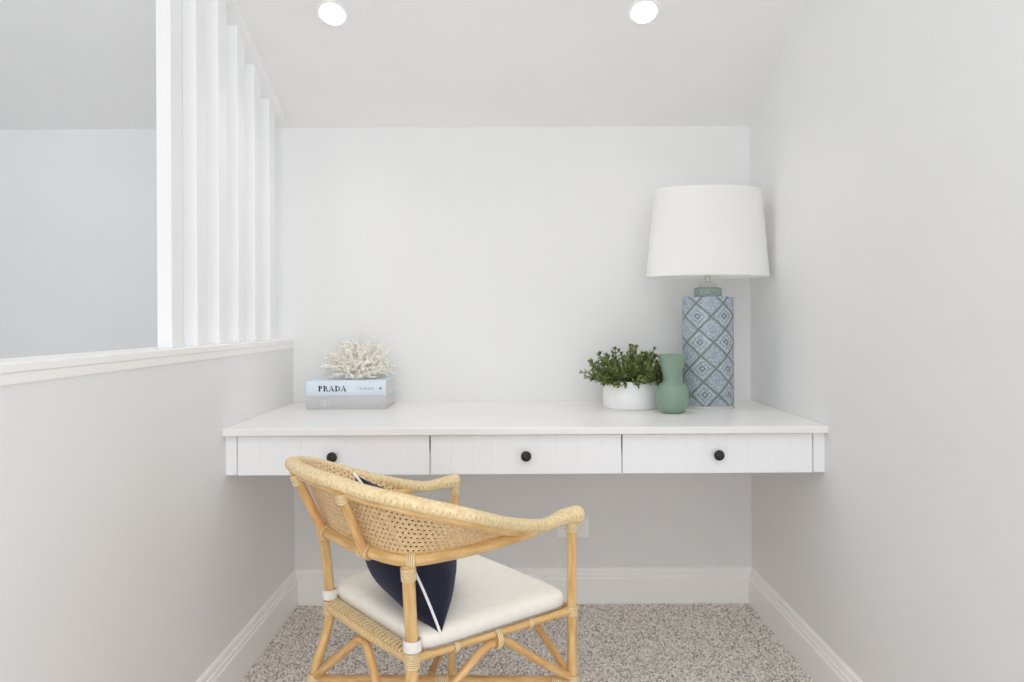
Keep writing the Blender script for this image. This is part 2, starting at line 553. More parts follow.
struct(MB().box((XL - .097, YREAR, 0), (XL, -.75, ZTOP)).build('wall_light_block', M['wall'], smooth=False))  # unseen wall added to block rear and overhead light from the stair side
CAPZ = .995
struct(MB().box((XL - .097, -.75, 0), (XL, YB, CAPZ - .018)).build('wall_half', M['wall'], smooth=False))
struct(MB().box((-.932, -.75, CAPZ - .018), (-.8175, YB, CAPZ)).build('trim_1', M['trim'], smooth=False, bevel=.003))
tq = MB()
prof = [(XL, CAPZ - .018), (XL + .0035, CAPZ - .018), (XL + .0035, CAPZ - .032), (XL + .003, CAPZ - .036), (XL, CAPZ - .037)]
v = [(x, -.75, z) for x, z in prof] + [(x, YB, z) for x, z in prof]
f = [tuple(range(5)), tuple(range(9, 4, -1))] + [(i, (i + 1) % 5, 5 + (i + 1) % 5, 5 + i) for i in range(5)]
struct(tq.add(v, f).build('trim_2', M['trim'], smooth=False))

# skirting profile: distance from wall, height
SK = [(0, 0), (.018, 0), (.018, .094), (.0165, .097), (.0135, .0985), (.0135, .108), (.0120, .1105), (.0090, .112), (.0090, .120), (.0075, .1265), (.003, .131), (0, .131)]


def skirting(name, a, b, nrm):
    """run from a to b (xy) with profile pushed along nrm"""
    n = len(SK)
    v = [(a[0] + nrm[0] * d, a[1] + nrm[1] * d, z) for d, z in SK] + [(b[0] + nrm[0] * d, b[1] + nrm[1] * d, z) for d, z in SK]
    f = [tuple(range(n)), tuple(range(2 * n - 1, n - 1, -1))] + [(i, (i + 1) % n, n + (i + 1) % n, n + i) for i in range(n)]
    return struct(MB().add(v, f).build(name, M['trim'], smooth=False))


skirting('baseboard_back', (XL, YB), (XR, YB), (0, -1))
skirting('baseboard_left', (XL, -1.0), (XL, YB - .018), (1, 0))
skirting('baseboard_right', (XR, -.3), (XR, YB - .018), (-1, 0))

# carpet pile: loop tufts, nobody could count them
t = .5 * (1 + 5 ** .5)
ico = np.array([(-1, t, 0), (1, t, 0), (-1, -t, 0), (1, -t, 0), (0, -1, t), (0, 1, t), (0, -1, -t), (0, 1, -t), (t, 0, -1), (t, 0, 1), (-t, 0, -1), (-t, 0, 1)]) / (1 + t * t) ** .5
icf = np.array([(0, 11, 5), (0, 5, 1), (0, 1, 7), (0, 7, 10), (0, 10, 11), (1, 5, 9), (5, 11, 4), (11, 10, 2), (10, 7, 6), (7, 1, 8),
                (3, 9, 4), (3, 4, 2), (3, 2, 6), (3, 6, 8), (3, 8, 9), (4, 9, 5), (2, 4, 11), (6, 2, 10), (8, 6, 7), (9, 8, 1)])
gx = np.arange(XL + .022, XR - .02, .006); gy = np.arange(1.25, YB - .02, .006)
G = np.stack(np.meshgrid(gx, gy), -1).reshape(-1, 2)
G = G + rng.uniform(-.0025, .0025, G.shape)
n = len(G)
sc = rng.uniform(.0026, .0044, (n, 1, 1)) * np.array([1, 1, .9])
ang = rng.uniform(0, 2 * PI, n)
ca, sa = np.cos(ang), np.sin(ang)
V = ico[None] * (1 + rng.uniform(-.18, .18, (n, 12, 1)))
V = V * sc
X = V[..., 0] * ca[:, None] - V[..., 1] * sa[:, None]
Y = V[..., 0] * sa[:, None] + V[..., 1] * ca[:, None]
V = np.stack([X + G[:, :1], Y + G[:, 1:], V[..., 2] + .001 + rng.uniform(0, .0015, (n, 1))], -1).reshape(-1, 3)
Fc = (icf[None] + 12 * np.arange(n)[:, None, None]).reshape(-1, 3)
me = bpy.data.meshes.new('carpet_pile')
me.vertices.add(len(V)); me.vertices.foreach_set('co', V.astype(np.float32).ravel())
me.loops.add(Fc.size); me.loops.foreach_set('vertex_index', Fc.astype(np.int32).ravel())
me.polygons.add(len(Fc)); me.polygons.foreach_set('loop_start', np.arange(0, Fc.size, 3, dtype=np.int32))
me.update(calc_edges=True); me.validate()
me.shade_smooth()
me.materials.append(M['pile'])
pile = bpy.data.objects.new('carpet_pile', me); COL.objects.link(pile)
tag(pile, 'speckled grey-beige looped carpet pile covering the floor', 'carpet'); pile['kind'] = 'stuff'

# ------------------------------------------------------------------ slat screen on the half wall
XS = -.85
sw, sd, gap = .037, .062, .139
y0 = 690 * .85 / 341
top_e = empty('slat_screen', (-.868, y0, CAPZ), 'white slatted timber screen rising from the half wall cap to the sloping ceiling', 'screen')
y_end = 2.512
pl = MB()
xp0, xp1 = -.907, -.829
pts = [(y_end, zc(y_end) - .0005), (y0 - .03, zc(y0 - .03) - .0005)]
v = []
for y, z in pts:
    for x in (xp0, xp1):
        v += [(x, y, z - .028), (x, y, z)]
f = [(0, 2, 6, 4), (1, 5, 7, 3), (0, 1, 3, 2), (4, 6, 7, 5), (0, 4, 5, 1), (2, 3, 7, 6)]
pl.add(v, f).build('top_plate', M['slat'], top_e, smooth=False, bevel=.002)
for k in range(6):
    y = y0 + k * gap
    mb = MB()
    xs0, xs1 = XS - sw, XS
    za, zb = zc(y) - .028, zc(y + sd) - .028
    v = [(xs0, y, CAPZ), (xs1, y, CAPZ), (xs1, y + sd, CAPZ), (xs0, y + sd, CAPZ), (xs0, y, za), (xs1, y, za), (xs1, y + sd, zb), (xs0, y + sd, zb)]
    f = [(0, 3, 2, 1), (4, 5, 6, 7), (0, 1, 5, 4), (1, 2, 6, 5), (2, 3, 7, 6), (3, 0, 4, 7)]
    mb.add(v, f).build('slat', M['slat'], top_e, smooth=False, bevel=.002)

# ------------------------------------------------------------------ downlights
nrm = Vector((0, -SL, -1)).normalized()           # down from the sloped ceiling
for x, lab in ((-.5525, 'round recessed downlight in the sloping ceiling, the one nearer the slatted screen'),
               (.4097, 'round recessed downlight in the sloping ceiling, the one on the lamp side')):
    y = 2.131
    c = Vector((x, y, zc(y)))
    e = empty('downlight', c, lab, 'downlight', 'recessed ceiling downlights')
    q = nrm.to_track_quat('Z', 'Y').to_matrix()

    def place(mb):
        mb.v = [tuple(c + q @ Vector(p)) for p in mb.v]
        return mb
    ring = MB().lathe([(.0395, .0005), (.040, .003), (.043, .0035), (.0465, .0024), (.0475, .0002)])
    place(ring).build('trim_ring', M['trim'], e)
    lens = MB().lathe([(.0001, .0028), (.02, .0028), (.0392, .0016), (.0392, .0002)])
    place(lens).build('lens', M['lens'], e)
    L = bpy.data.lights.new('downlight_lamp', 'SPOT'); L.energy = 4; L.spot_size = math.radians(120); L.spot_blend = 1; L.shadow_soft_size = .04
    L.color = (1, .95, .88)
    lo = bpy.data.objects.new('downlight_lamp', L); COL.objects.link(lo); lo.location = c + nrm * .02
    lo.rotation_euler = (0, 0, 0)

# ------------------------------------------------------------------ wall desk
ZT = .756
YF, YD = 1.947, 1.972                        # worktop front edge, drawer face
desk = empty('wall_desk', (.03, 2.27, .62), 'long white floating desk with three drawers fitted between the walls', 'desk')
MB().box((XL, YF, ZT - .021), (XR, YB, ZT)).build('worktop', M['worktop'], desk, smooth=False, bevel=.003)
zd0, zd1 = .620, .7305
ca_ = MB()
ca_.box((XL, YD + .0185, zd0 + .002), (XR, YD + .03, zd0 + .06)); ca_.box((XL, YD + .03, zd0 + .002), (XR, YB, zd0 + .016))
ca_.box((XL, YD + .03, zd0 + .016), (XL + .016, YB, ZT - .021)); ca_.box((XR - .016, YD + .03, zd0 + .016), (XR, YB, ZT - .021))
ca_.build('carcass', M['desk'], desk, smooth=False)
MB().box((XL, YD, zd0), (-.7925, YD + .0185, ZT - .0215)).build('end_panel', M['desk'], desk, smooth=False, bevel=.0015)
MB().box((.857, YD, zd0), (XR, YD + .0185, ZT - .0215)).build('end_panel', M['desk'], desk, smooth=False, bevel=.0015)
for x0, x1 in ((-.7895, -.2415), (-.2375, .3075), (.3115, .8535)):
    pr = [(x0, 0.0015), (x0 + .0015, 0)]
    w = x1 - x0
    nb = 9
    for k in range(1, nb):
        gxx = x0 + w * k / nb
        pr += [(gxx - .0013, 0), (gxx, .0008), (gxx + .0013, 0)]
    pr += [(x1 - .0015, 0), (x1, .0015), (x1, .018), (x0, .018)]
    m_ = len(pr)
    v = [(x, YD + d, zd0) for x, d in pr] + [(x, YD + d, zd1) for x, d in pr]
    f = [tuple(range(m_)), tuple(range(2 * m_ - 1, m_ - 1, -1))] + [(i, (i + 1) % m_, m_ + (i + 1) % m_, m_ + i) for i in range(m_)]
    d = MB().add(v, f).build('drawer', M['desk'], desk, smooth=False)
    kx = .5 * (x0 + x1)
    kb = MB().lathe([(.0001, .027), (.006, .0266), (.011, .0245), (.0145, .020), (.015, .017), (.0135, .0135), (.0075, .011), (.0055, .007), (.0055, .002), (.009, .001), (.009, -.0005)], seg=28)
    kb.v = [(kx + a, YD - c_, .5 * (zd0 + zd1) - .002 + b_) for a, b_, c_ in kb.v]
    ko = kb.build('knob', M['knob'], d)

# ------------------------------------------------------------------ power outlet under the desk
out = empty('power_outlet', (.2175, YB, .282), 'white double power outlet plate on the back wall below the desk', 'outlet')
MB().box((.158, YB - .009, .245), (.279, YB, .319)).build('faceplate', M['plastic'], out, smooth=False, bevel=.003)
for xx in (.187, .25):
    MB().box((xx - .008, YB - .0125, .303), (xx + .008, YB - .009, .314)).build('switch', M['plastic'], out, smooth=False, bevel=.001)
    sl_ = MB()
    for dx, an in ((-.007, 30), (.007, -30), (0, 0)):
        zc0 = .291 if an else .281
        a = math.radians(an)
        cs, sn = math.cos(a), math.sin(a)
        q4 = [(-.001, -.004), (.001, -.004), (.001, .004), (-.001, .004)]
        sl_.add([(xx + dx + p * cs - r_ * sn, YB - .0092, zc0 + p * sn + r_ * cs) for p, r_ in q4], [(0, 1, 2, 3)])
    sl_.build('socket_slots', M['slot'], out, smooth=False)


# ------------------------------------------------------------------ books
def book(name, x0, x1, yf, yb, z0, z1, mat, label, rot):
    e = empty(name, (.5 * (x0 + x1), .5 * (yf + yb), z0), label, 'book', 'books stacked flat on the desk')
    cv = MB(); t_ = .003
    # spine, slightly rounded, faces the room
    nseg = 8
    arc = []
    for k in range(nseg + 1):
        a = k / nseg
        arc.append((yf + .006 * (2 * a - 1) ** 2, z0 + (z1 - z0) * a))
    inn = [(y + t_, z) for y, z in arc]
    ring = arc + inn[::-1]
    m_ = len(ring)
    v = [(x0, y, z) for y, z in ring] + [(x1, y, z) for y, z in ring]
    f = [tuple(range(m_)), tuple(range(2 * m_ - 1, m_ - 1, -1))] + [(i, (i + 1) % m_, m_ + (i + 1) % m_, m_ + i) for i in range(m_)]
    cv.add(v, f)
    cv.box((x0, yf + .006, z0), (x1, yb, z0 + t_)); cv.box((x0, yf + .006, z1 - t_), (x1, yb, z1))
    cv.build('cover', mat, e, angle=30)
    MB().box((x0 + .004, yf + .007, z0 + t_), (x1 - .004, yb - .004, z1 - t_)).build('page_block', M['pages'], e, smooth=False)
    return e


BX0, BX1, BY0, BY1 = -.711, -.438, 2.366, 2.556
zb1, zb2 = ZT + .046, ZT + .0995
grey_book = book('book', BX0 + .001, BX1 - .001, BY0, BY1, ZT, zb1, M['cover_grey'], 'plain grey cloth-bound book lying flat on the desk under the pale blue book', 0)
blue_book = book('book', BX0, BX1, BY0 + .001, BY1 - .004, zb1, zb2, M['cover_blue'], 'pale blue hardback with black spine lettering stacked under the white coral', 0)


def lettering(items, ybase, name, mat, parent):
    """items: polygons given as lists of (x, z) on the spine plane"""
    mb = MB()
    for poly in items:
        k = len(poly)
        v = [(x, ybase - .0007, z) for x, z in poly] + [(x, ybase + .0004, z) for x, z in poly]
        f = [tuple(range(k)), tuple(range(2 * k - 1, k - 1, -1))] + [(i, (i + 1) % k, k + (i + 1) % k, k + i) for i in range(k)]
        mb.add(v, f)
    return mb.build(name, mat, parent, smooth=False)


def glyph(ch):
    """high-contrast serif capitals in a unit-height box: list of polygons, advance width"""
    def rect(x0, z0, x1, z1):
        return [(x0, z0), (x1, z0), (x1, z1), (x0, z1)]

    def bowl(x0, zlo, zhi, w, thick, thin):
        """half ring opening to the left between heights zlo and zhi"""
        cz, h = .5 * (zlo + zhi), .5 * (zhi - zlo)
        pol = []
        for k in range(12):
            a0, a1 = -PI / 2 + PI * k / 12, -PI / 2 + PI * (k + 1) / 12
            q = []
            for a, inn in ((a0, 0), (a1, 0), (a1, 1), (a0, 1)):
                ww = w - (thick if inn else 0); hh = h - (thin if inn else 0)
                q.append((x0 + ww * math.cos(a), cz + hh * math.sin(a)))
            pol.append(q)
        return pol
    st, th, se = .25, .10, .09
    if ch == 'P':
        return [rect(.10, 0, .10 + st, 1), rect(0, 0, .42, se), rect(0, 1 - se, .32, 1), rect(.25, 1 - th, .40, 1), rect(.25, .45, .40, .45 + th)] + bowl(.38, .45, 1, .34, .19, th), .86
    if ch == 'R':
        return [rect(.10, 0, .10 + st, 1), rect(0, 0, .40, se), rect(0, 1 - se, .32, 1), rect(.25, 1 - th, .40, 1), rect(.25, .47, .42, .47 + th)] + bowl(.38, .47, 1, .33, .19, th) + \
            [[(.42, .50), (.60, .50), (.90, 0), (.68, 0)], rect(.64, 0, .98, se)], 1.02
    if ch == 'A':
        return [[(.40, 1), (.52, 1), (.92, 0), (.70, 0)], [(.40, 1), (.47, 1), (.16, 0), (.09, 0)], rect(0, 0, .27, se), rect(.60, 0, 1.02, se), rect(.22, .30, .72, .30 + th)], 1.08
    if ch == 'D':
        return [rect(.10, 0, .10 + st, 1), rect(0, 0, .40, se), rect(0, 1 - se, .40, 1), rect(.25, 1 - th, .42, 1), rect(.25, 0, .42, th)] + bowl(.38, 0, 1, .55, .20, th), 1.05
    if ch == 'C':
        b_ = bowl(0, 0, 1, .48, .14, .08)
        return [[(.50 - x, z) for x, z in q][::-1] for q in b_] + [rect(.46, .88, .66, .97), rect(.46, .03, .66, .12)], .80
    if ch == 'T':
        return [rect(0, .9, .7, 1), rect(.28, 0, .42, 1)], .80
    if ch == 'W':
        return [[(0, 1), (.14, 1), (.36, 0), (.24, 0)], [(.46, 1), (.56, 1), (.36, 0), (.26, 0)], [(.46, 1), (.60, 1), (.80, 0), (.68, 0)], [(.94, 1), (1.02, 1), (.80, 0), (.70, 0)]], 1.12
    if ch == 'L':
        return [rect(.05, 0, .19, 1), rect(.05, 0, .6, .1)], .70
    if ch == 'K':
        return [rect(.05, 0, .19, 1), [(.19, .40), (.19, .56), (.56, 1), (.70, 1)], [(.30, .58), (.42, .66), (.74, 0), (.56, 0)]], .80
    return [], .5


def word(txt, x, z, h, track):
    out_ = []
    for ch in txt:
        g, adv = glyph(ch)
        out_ += [[(x + px * h, z + pz * h) for px, pz in p] for p in g]
        x += (adv + track) * h
    return out_, x


zs = zb1 + .0155
ys = BY0 + .0015
wd, xe = word('PRADA', BX0 + .0415, zs + .001, .0188, .03)
lettering(wd, ys, 'spine_title', M['ink'], blue_book)
wd, xe = word('CATWALK', BX0 + .178, zs + .0065, .0075, .12)
lettering(wd, ys, 'spine_subtitle', M['ink_grey'], blue_book)
star = []
cx_, cz_ = BX0 + .2555, zs + .0105
for k in range(12):
    a = 2 * PI * k / 12; r_ = .0052 if k % 2 == 0 else .0034
    star.append((cx_ + r_ * math.cos(a), cz_ + r_ * math.sin(a)))
lettering([star], ys, 'spine_emblem', M['ink_grey'], blue_book)
lab = []
for k, (dx, w_) in enumerate(((.052, .003), (.060, .010), (.076, .003))):
    lab.append([(BX0 + dx, ZT + .012), (BX0 + dx + w_, ZT + .012), (BX0 + dx + w_, ZT + .034), (BX0 + dx, ZT + .034)])
lettering(lab, BY0 - .0002, 'spine_title', M['ink_pale'], grey_book)

# ------------------------------------------------------------------ coral
crl = MB()
cc = Vector((-.553, 2.455, zb2))
rc = random.Random(5)


def coral_branch(p, d, L_, r, depth):
    pts, rs = [p.copy()], [r]
    q = p.copy(); dd = d.copy()
    ns = 5
    for k in range(ns):
        dd = (dd + Vector((rc.uniform(-.2, .2), rc.uniform(-.2, .2), rc.uniform(-.16, .16)))).normalized()
        q = q + dd * L_ / ns
        if q.z < zb2 + .008:
            q.z = zb2 + .008
        pts.append(q.copy()); rs.append(r * (1 - .07 * (k + 1)))
        if depth > 0 and k >= 1 and rc.random() < .85:
            sd_ = Vector((rc.uniform(-1, 1), rc.uniform(-1, 1), rc.uniform(-.7, 1))).normalized()
            coral_branch(q, (dd * .7 + sd_).normalized(), min(.03, L_ * rc.uniform(.28, .42)), r * .8, depth - 1)
    crl.tube(pts, rs, seg=7, round_ends=True)


NBR = 64
for k in range(NBR):
    az = 2 * PI * k * .618
    el = math.asin(min(1, .02 + .98 * (k + .5) / NBR))
    d = Vector((math.cos(az) * math.cos(el), math.sin(az) * math.cos(el), math.sin(el)))
    reach = (abs(d.x / .108) ** 2.8 + abs(d.y / .085) ** 2.8 + abs(d.z / .142) ** 2.8) ** (-1 / 2.8)
    L_ = reach * rc.uniform(.80, .97) - .012
    coral_branch(cc + Vector((d.x * .014, d.y * .012, .012)), d, L_, .0066, 2)
crl.lathe([(.0001, .0), (.042, .0), (.046, .006), (.034, .02), (.0001, .03)], c=cc, seg=20)
tag(crl.build('coral_ornament', M['coral'], angle=60), 'white branching coral ornament resting on the two stacked books', 'ornament')

# ------------------------------------------------------------------ potted plant
pc = Vector((.406, 2.39, ZT))
plant = empty('potted_plant', pc, 'bushy green succulent in a low round white pot on the desk', 'plant')
MB().lathe([(.0001, .0), (.088, .0), (.0925, .0015), (.0945, .006), (.0945, .091), (.093, .0945), (.0905, .095), (.089, .093), (.089, .078), (.0001, .078)], c=pc, seg=64).build('pot', M['pot'], plant, angle=50)
MB().lathe([(.0001, .081), (.04, .083), (.0888, .079)], c=pc, seg=32).build('soil', M['soil'], plant)
rp = random.Random(11)
lf, stm = MB(), MB()


def leaf(p, d, L_, w):
    d = d.normalized()
    s_ = d.cross(Vector((rp.uniform(-.4, .4), rp.uniform(-.4, .4), 1))).normalized()
    n_ = s_.cross(d).normalized()
    prof_ = [(0, .25), (.35, 1), (.7, .8), (1, .05)]
    v_, f_ = [], []
    for t_, ww in prof_:
        c_ = p + d * L_ * t_ + n_ * L_ * .12 * t_ * t_
        v_ += [c_ - s_ * w * ww, c_ - n_ * w * .55 * ww, c_ + s_ * w * ww, c_ + n_ * w * .35 * ww]
    for i in range(3):
        for k in range(4):
            f_.append((i * 4 + k, i * 4 + (k + 1) % 4, i * 4 + 4 + (k + 1) % 4, i * 4 + 4 + k))
    f_ += [(0, 1, 2, 3), (15, 14, 13, 12)]
    lf.add(v_, f_)


for k in range(155):
    az = rp.uniform(0, 2 * PI)
    rr = .082 * math.sqrt(rp.random())
    p = pc + Vector((rr * math.cos(az), rr * math.sin(az), .082))
    out_ = rr / .082
    lean = .12 + 1.02 * out_ ** 1.3 + rp.uniform(-.12, .18)
    d = Vector((math.cos(az) * math.sin(lean), math.sin(az) * math.sin(lean), math.cos(lean)))
    L_ = rp.uniform(.086, .138) * (1.0 - .40 * out_)
    if rp.random() < .22:
        L_ *= 1.22
    q = p.copy(); pts = [q.copy()]
    ns = 8
    for i in range(ns):
        d = (d + Vector((rp.uniform(-.1, .1), rp.uniform(-.1, .1), rp.uniform(-.02, .05) - (.06 if out_ > .85 else 0)))).normalized()
        q = q + d * L_ / ns
        vx, vy = q.x - .517, q.y - 2.245
        vd = math.hypot(vx, vy)
        if vd < .078:
            q.x += vx / vd * (.078 - vd); q.y += vy / vd * (.078 - vd)
        rad = math.hypot(q.x - pc.x, q.y - pc.y)
        pts.append(q.copy())
        if q.y > YB - .03:
            q.y = YB - .03
        if i >= 1:
            for j in range(4):
                a = rp.uniform(0, 2 * PI)
                o_ = d.orthogonal().normalized()
                o_.rotate(Matrix.Rotation(a, 3, d))
                leaf(q, (d * rp.uniform(.5, 1.1) + o_ * .8), rp.uniform(.016, .027) * (1.0 - .04 * i), rp.uniform(.0024, .0034))
    for j in range(5):
        o_ = d.orthogonal().normalized(); o_.rotate(Matrix.Rotation(j * 1.26, 3, d))
        leaf(q, d + o_ * .35, .014, .0024)
    stm.tube(pts, .0013, seg=5)
# a few sprigs spilling over the rim at the front
for (dx, dy) in ((.005, -.092), (-.03, -.088), (.075, -.055), (-.082, -.04), (-.06, -.07)):
    q = pc + Vector((dx * .9, dy * .9, .094)); d = Vector((dx, dy, .012)).normalized()
    pts = [q.copy()]
    for i in range(4):
        q = q + d * .008; d = (d + Vector((0, 0, -.22))).normalized(); pts.append(q.copy())
        for j in range(5):
            o_ = d.orthogonal().normalized(); o_.rotate(Matrix.Rotation(rp.uniform(0, 6.28), 3, d))
            leaf(q, d * .7 + o_ * .8, rp.uniform(.011, .016), .0025)
    stm.tube(pts, .0012, seg=5)
lf.build('foliage', M['leaf'], plant, angle=70)
stm.build('stems', M['stem'], plant)

# ------------------------------------------------------------------ vase
vc = (.517, 2.245, ZT)
vp = [(.0001, 0), (.029, 0), (.033, .0015), (.0395, .007), (.0465, .018), (.0513, .034), (.0525, .050), (.0518, .066), (.0490, .080), (.0445, .089), (.038, .0955), (.0325, .0995), (.0300, .103), (.0290, .107), (.0292, .112),
      (.0312, .125), (.036, .145), (.0415, .166), (.0465, .185), (.0472, .1885), (.0462, .1892), (.0450, .188), (.040, .166), (.034, .142), (.0290, .122), (.0265, .108), (.0275, .102),
      (.036, .092), (.0455, .079), (.049, .060), (.049, .046), (.046, .028), (.038, .012), (.0001, .006)]
tag(MB().lathe(vp, c=vc, seg=64).build('vase', M['vase'], angle=60), 'small sage green vase with flared neck between pot plant and lamp', 'vase')

# ------------------------------------------------------------------ table lamp
lc = Vector((.668, 2.365, ZT))
lamp = empty('table_lamp', lc, 'tall table lamp with white shade and blue patterned ceramic base', 'lamp')
MB().lathe([(.0001, 0), (.086, 0), (.088, .002), (.088, .008), (.086, .010), (.0001, .010)], c=lc, seg=64, sy=.66).build('foot_plate', M['crystal'], lamp, angle=40)
MB().lathe([(.0001, .010), (.085, .010), (.0868, .012), (.0868, .376), (.0858, .3785), (.083, .3795), (.0001, .3795)], c=lc, seg=96, sy=.66).build('base', M['pattern'], lamp, angle=50)
MB().lathe([(.0001, .3795), (.046, .3795), (.0475, .385), (.0475, .408), (.0455, .4105), (.0001, .4105)], c=lc, seg=64, sy=.75).build('neck', M['neck'], lamp, angle=40)
MB().lathe([(.0001, .4105), (.031, .4105), (.033, .413), (.031, .420), (.022, .427), (.012, .430), (.010, .434), (.0001, .434)], c=lc, seg=48, sy=.9).build('glass_collar', M['crystal'], lamp, angle=40)
st_ = MB().lathe([(.0001, .434), (.008, .434), (.0085, .437), (.0085, .452), (.0055, .454), (.0055, .50), (.013, .505), (.013, .56), (.010, .565), (.0001, .565)], c=lc, seg=24)
# shade carrier: ring and three spokes
for k in range(3):
    a = 2 * PI * k / 3 + .5
    st_.tube([lc + Vector((0, 0, .56)), lc + Vector((.198 * math.cos(a), .105 * math.sin(a), .50))], .0018, seg=6)
st_.build('stem', M['metal'], lamp)
sh_ = .447, .745
sr0, sr1 = .2085, .1835
prof = [(sr0 - .0022, sh_[0]), (sr0, sh_[0] + .001), (sr0 + .0006, sh_[0] + .008), (sr0, sh_[0] + .0095), (sr1, sh_[1] - .009), (sr1 + .0006, sh_[1] - .008), (sr1 + .0002, sh_[1]), (sr1 - .0022, sh_[1] - .001),
        (sr1 - .0026, sh_[1] - .01), (sr0 - .0026, sh_[0] + .01), (sr0 - .0022, sh_[0])]
MB().lathe(prof, c=lc, seg=96, sy=.55).build('lamp_shade', M['shade'], lamp, angle=50)

# ------------------------------------------------------------------ rattan armchair
CX, CY, TH = -.3085, 1.4301, .7186
cth, sth = math.cos(TH), math.sin(TH)


def W(u, v, z):
    return Vector((CX + u * cth + v * sth, CY + u * sth - v * cth, z))


def WW(pts):
    return [W(*p) for p in pts]


UP = Vector((0, 0, 1))
chair = empty('rattan_armchair', W(.19, 0, 0), 'pale rattan tub armchair with woven cane back drawn up at the desk', 'armchair')
WB, WFR, DD, ZA, ZS = .162, .2164, .3885, .626, .42


def corner(s_):
    return (.004, .170) if s_ > 0 else (0.0, -.162)


def sym(half):
    return half + [(u, -v, z) for u, v, z in half[:-1][::-1]]


rim_h = [(.404, .2185, .628), (.368, .2175, .6300), (.335, .222, .629), (.286, .229, .6295), (.165, .264, .664), (.038, .296, .7125), (-.045, .240, .738), (-.084, .160, .7475), (-.104, .075, .7545), (-.109, 0, .756)]
rim_pts = sym(rim_h); rim_pts[-1] = (.389, -.2185, .628)
rim = catmull(WW(rim_pts), 10)
nR = len(rim)
rad, sq = [], []
for i in range(nR):
    t_ = min(i, nR - 1 - i) / 10.0
    bul = max(0, 1 - t_ / 2.2)
    rad.append(.0168 + .0032 * bul)
    sq.append(.78 + .22 * bul)
tr = MB().tube(rim, rad, seg=18, up=UP, squash=sq, round_ends=True).build('top_rail', M['braid'], chair, angle=60)
# bare pole under the braided rail
rp_ = rim[26:-26]
MB().tube([p - Vector((0, 0, .0155 - .010 * max(0, 1 - min(i, len(rp_) - 1 - i) / 14))) for i, p in enumerate(rp_)], [.0075 * min(1, .4 + .6 * min(i, len(rp_) - 1 - i) / 12) for i in range(len(rp_))], seg=10, up=UP, round_ends=True).build('rail_pole', M['rattan'], chair)
rl_h = [(.318, .228, .630), (.26, .233, .624), (.18, .228, .619), (.0731, .2055, .612), (-.012, .172, .611), (-.042, .085, .613), (-.0495, 0, .6135)]
rl = catmull(WW(sym(rl_h)), 12)
MB().tube(rl, [.0115 * min(1, .38 + .62 * min(i, len(rl) - 1 - i) / 13) for i in range(len(rl))], seg=14, up=UP, round_ends=True).build('back_rail', M['rattan'], chair)


def arc_table(P):
    L_ = [0.0]
    for i in range(1, len(P)):
        L_.append(L_[-1] + (P[i] - P[i - 1]).length)
    return L_


def at(P, L_, s):
    s = max(0, min(s, L_[-1]))
    lo, hi = 0, len(L_) - 1
    while hi - lo > 1:
        m_ = (lo + hi) // 2
        if L_[m_] <= s:
            lo = m_
        else:
            hi = m_
    k = (s - L_[lo]) / max(L_[hi] - L_[lo], 1e-9)
    return P[lo].lerp(P[hi], k)


# woven cane panel with real holes between back rail and top rail
lowc = [p + Vector((0, 0, .004)) for p in catmull(WW(sym(rl_h[1:])), 14)]
upc = [p - Vector((0, 0, .016)) for p in catmull(WW(sym(rim_h[3:])), 14)]
Ll, Lu = arc_table(lowc), arc_table(upc)
TOT = .5 * (Ll[-1] + Lu[-1])
# the sheet is fixed to the inner side of both rails
def inward(P, w, dz):
    out_ = []
    for i in range(len(P)):
        t_ = (P[min(i + 1, len(P) - 1)] - P[max(i - 1, 0)]); t_.z = 0
        nn_ = Vector((-t_.y, t_.x, 0)).normalized()
        if nn_.dot(W(.2, 0, 0) - Vector((P[i].x, P[i].y, W(.2, 0, 0).z))) < 0:
            nn_ = -nn_
        k_ = min(1, min(i, len(P) - 1 - i) / 16)
        out_.append(P[i] + (nn_ * w + Vector((0, 0, dz))) * k_)
    return out_


lowc = inward(lowc, .006, 0); upc = inward(upc, .0165, .021)
Ll, Lu = arc_table(lowc), arc_table(upc)
pit = .0118
ncol = int(TOT / pit)
pitx = TOT / ncol
cane = MB()


def surf(a, h):
    s = max(0, min(1, a / TOT))
    lo, hi = at(lowc, Ll, s * Ll[-1]), at(upc, Lu, s * Lu[-1])
    H_ = (hi - lo).length
    k = min(1.0, h / max(H_, .004))
    p = lo.lerp(hi, k)
    # slight outward belly
    return p, H_


pity = pit * .9
for row in range(18):
    off = (row % 2) * .5 * pitx
    for c_ in range(-1, ncol + 1):
        a0 = c_ * pitx + off
        am = a0 + .5 * pitx
        if am < 0 or am > TOT:
            continue
        h0 = row * pity
        H_ = surf(am, 0)[1]
        if h0 > H_:
            continue
        full = h0 + pity < H_ * 1.02
        outer = [(0, 0), (.5, 0), (1, 0), (1, .5), (1, 1), (.5, 1), (0, 1), (0, .5)]
        ov = [surf(a0 + x * pitx, h0 + y * pity)[0] for x, y in outer]
        if full:
            inner = [(.5 + .27 * math.cos(a), .5 + .30 * math.sin(a)) for a in [math.radians(-135 + 45 * k) for k in range(8)]]
            iv = [surf(a0 + x * pitx, h0 + y * pity)[0] for x, y in inner]
            cane.add(ov + iv, [(k, (k + 1) % 8, 8 + (k + 1) % 8, 8 + k) for k in range(8)])
        else:
            cane.add(ov, [tuple(range(8))])
cp = cane.build('cane_panel', M['cane'], chair, smooth=False)
bm = bmesh.new(); bm.from_mesh(cp.data)
bmesh.ops.remove_doubles(bm, verts=bm.verts, dist=.0004)
bmesh.ops.dissolve_degenerate(bm, dist=.0002, edges=bm.edges)
bmesh.ops.recalc_face_normals(bm, faces=bm.faces)
bm.to_mesh(cp.data); bm.free()
so = cp.modifiers.new('thickness', 'SOLIDIFY'); so.thickness = .0028; so.offset = 0

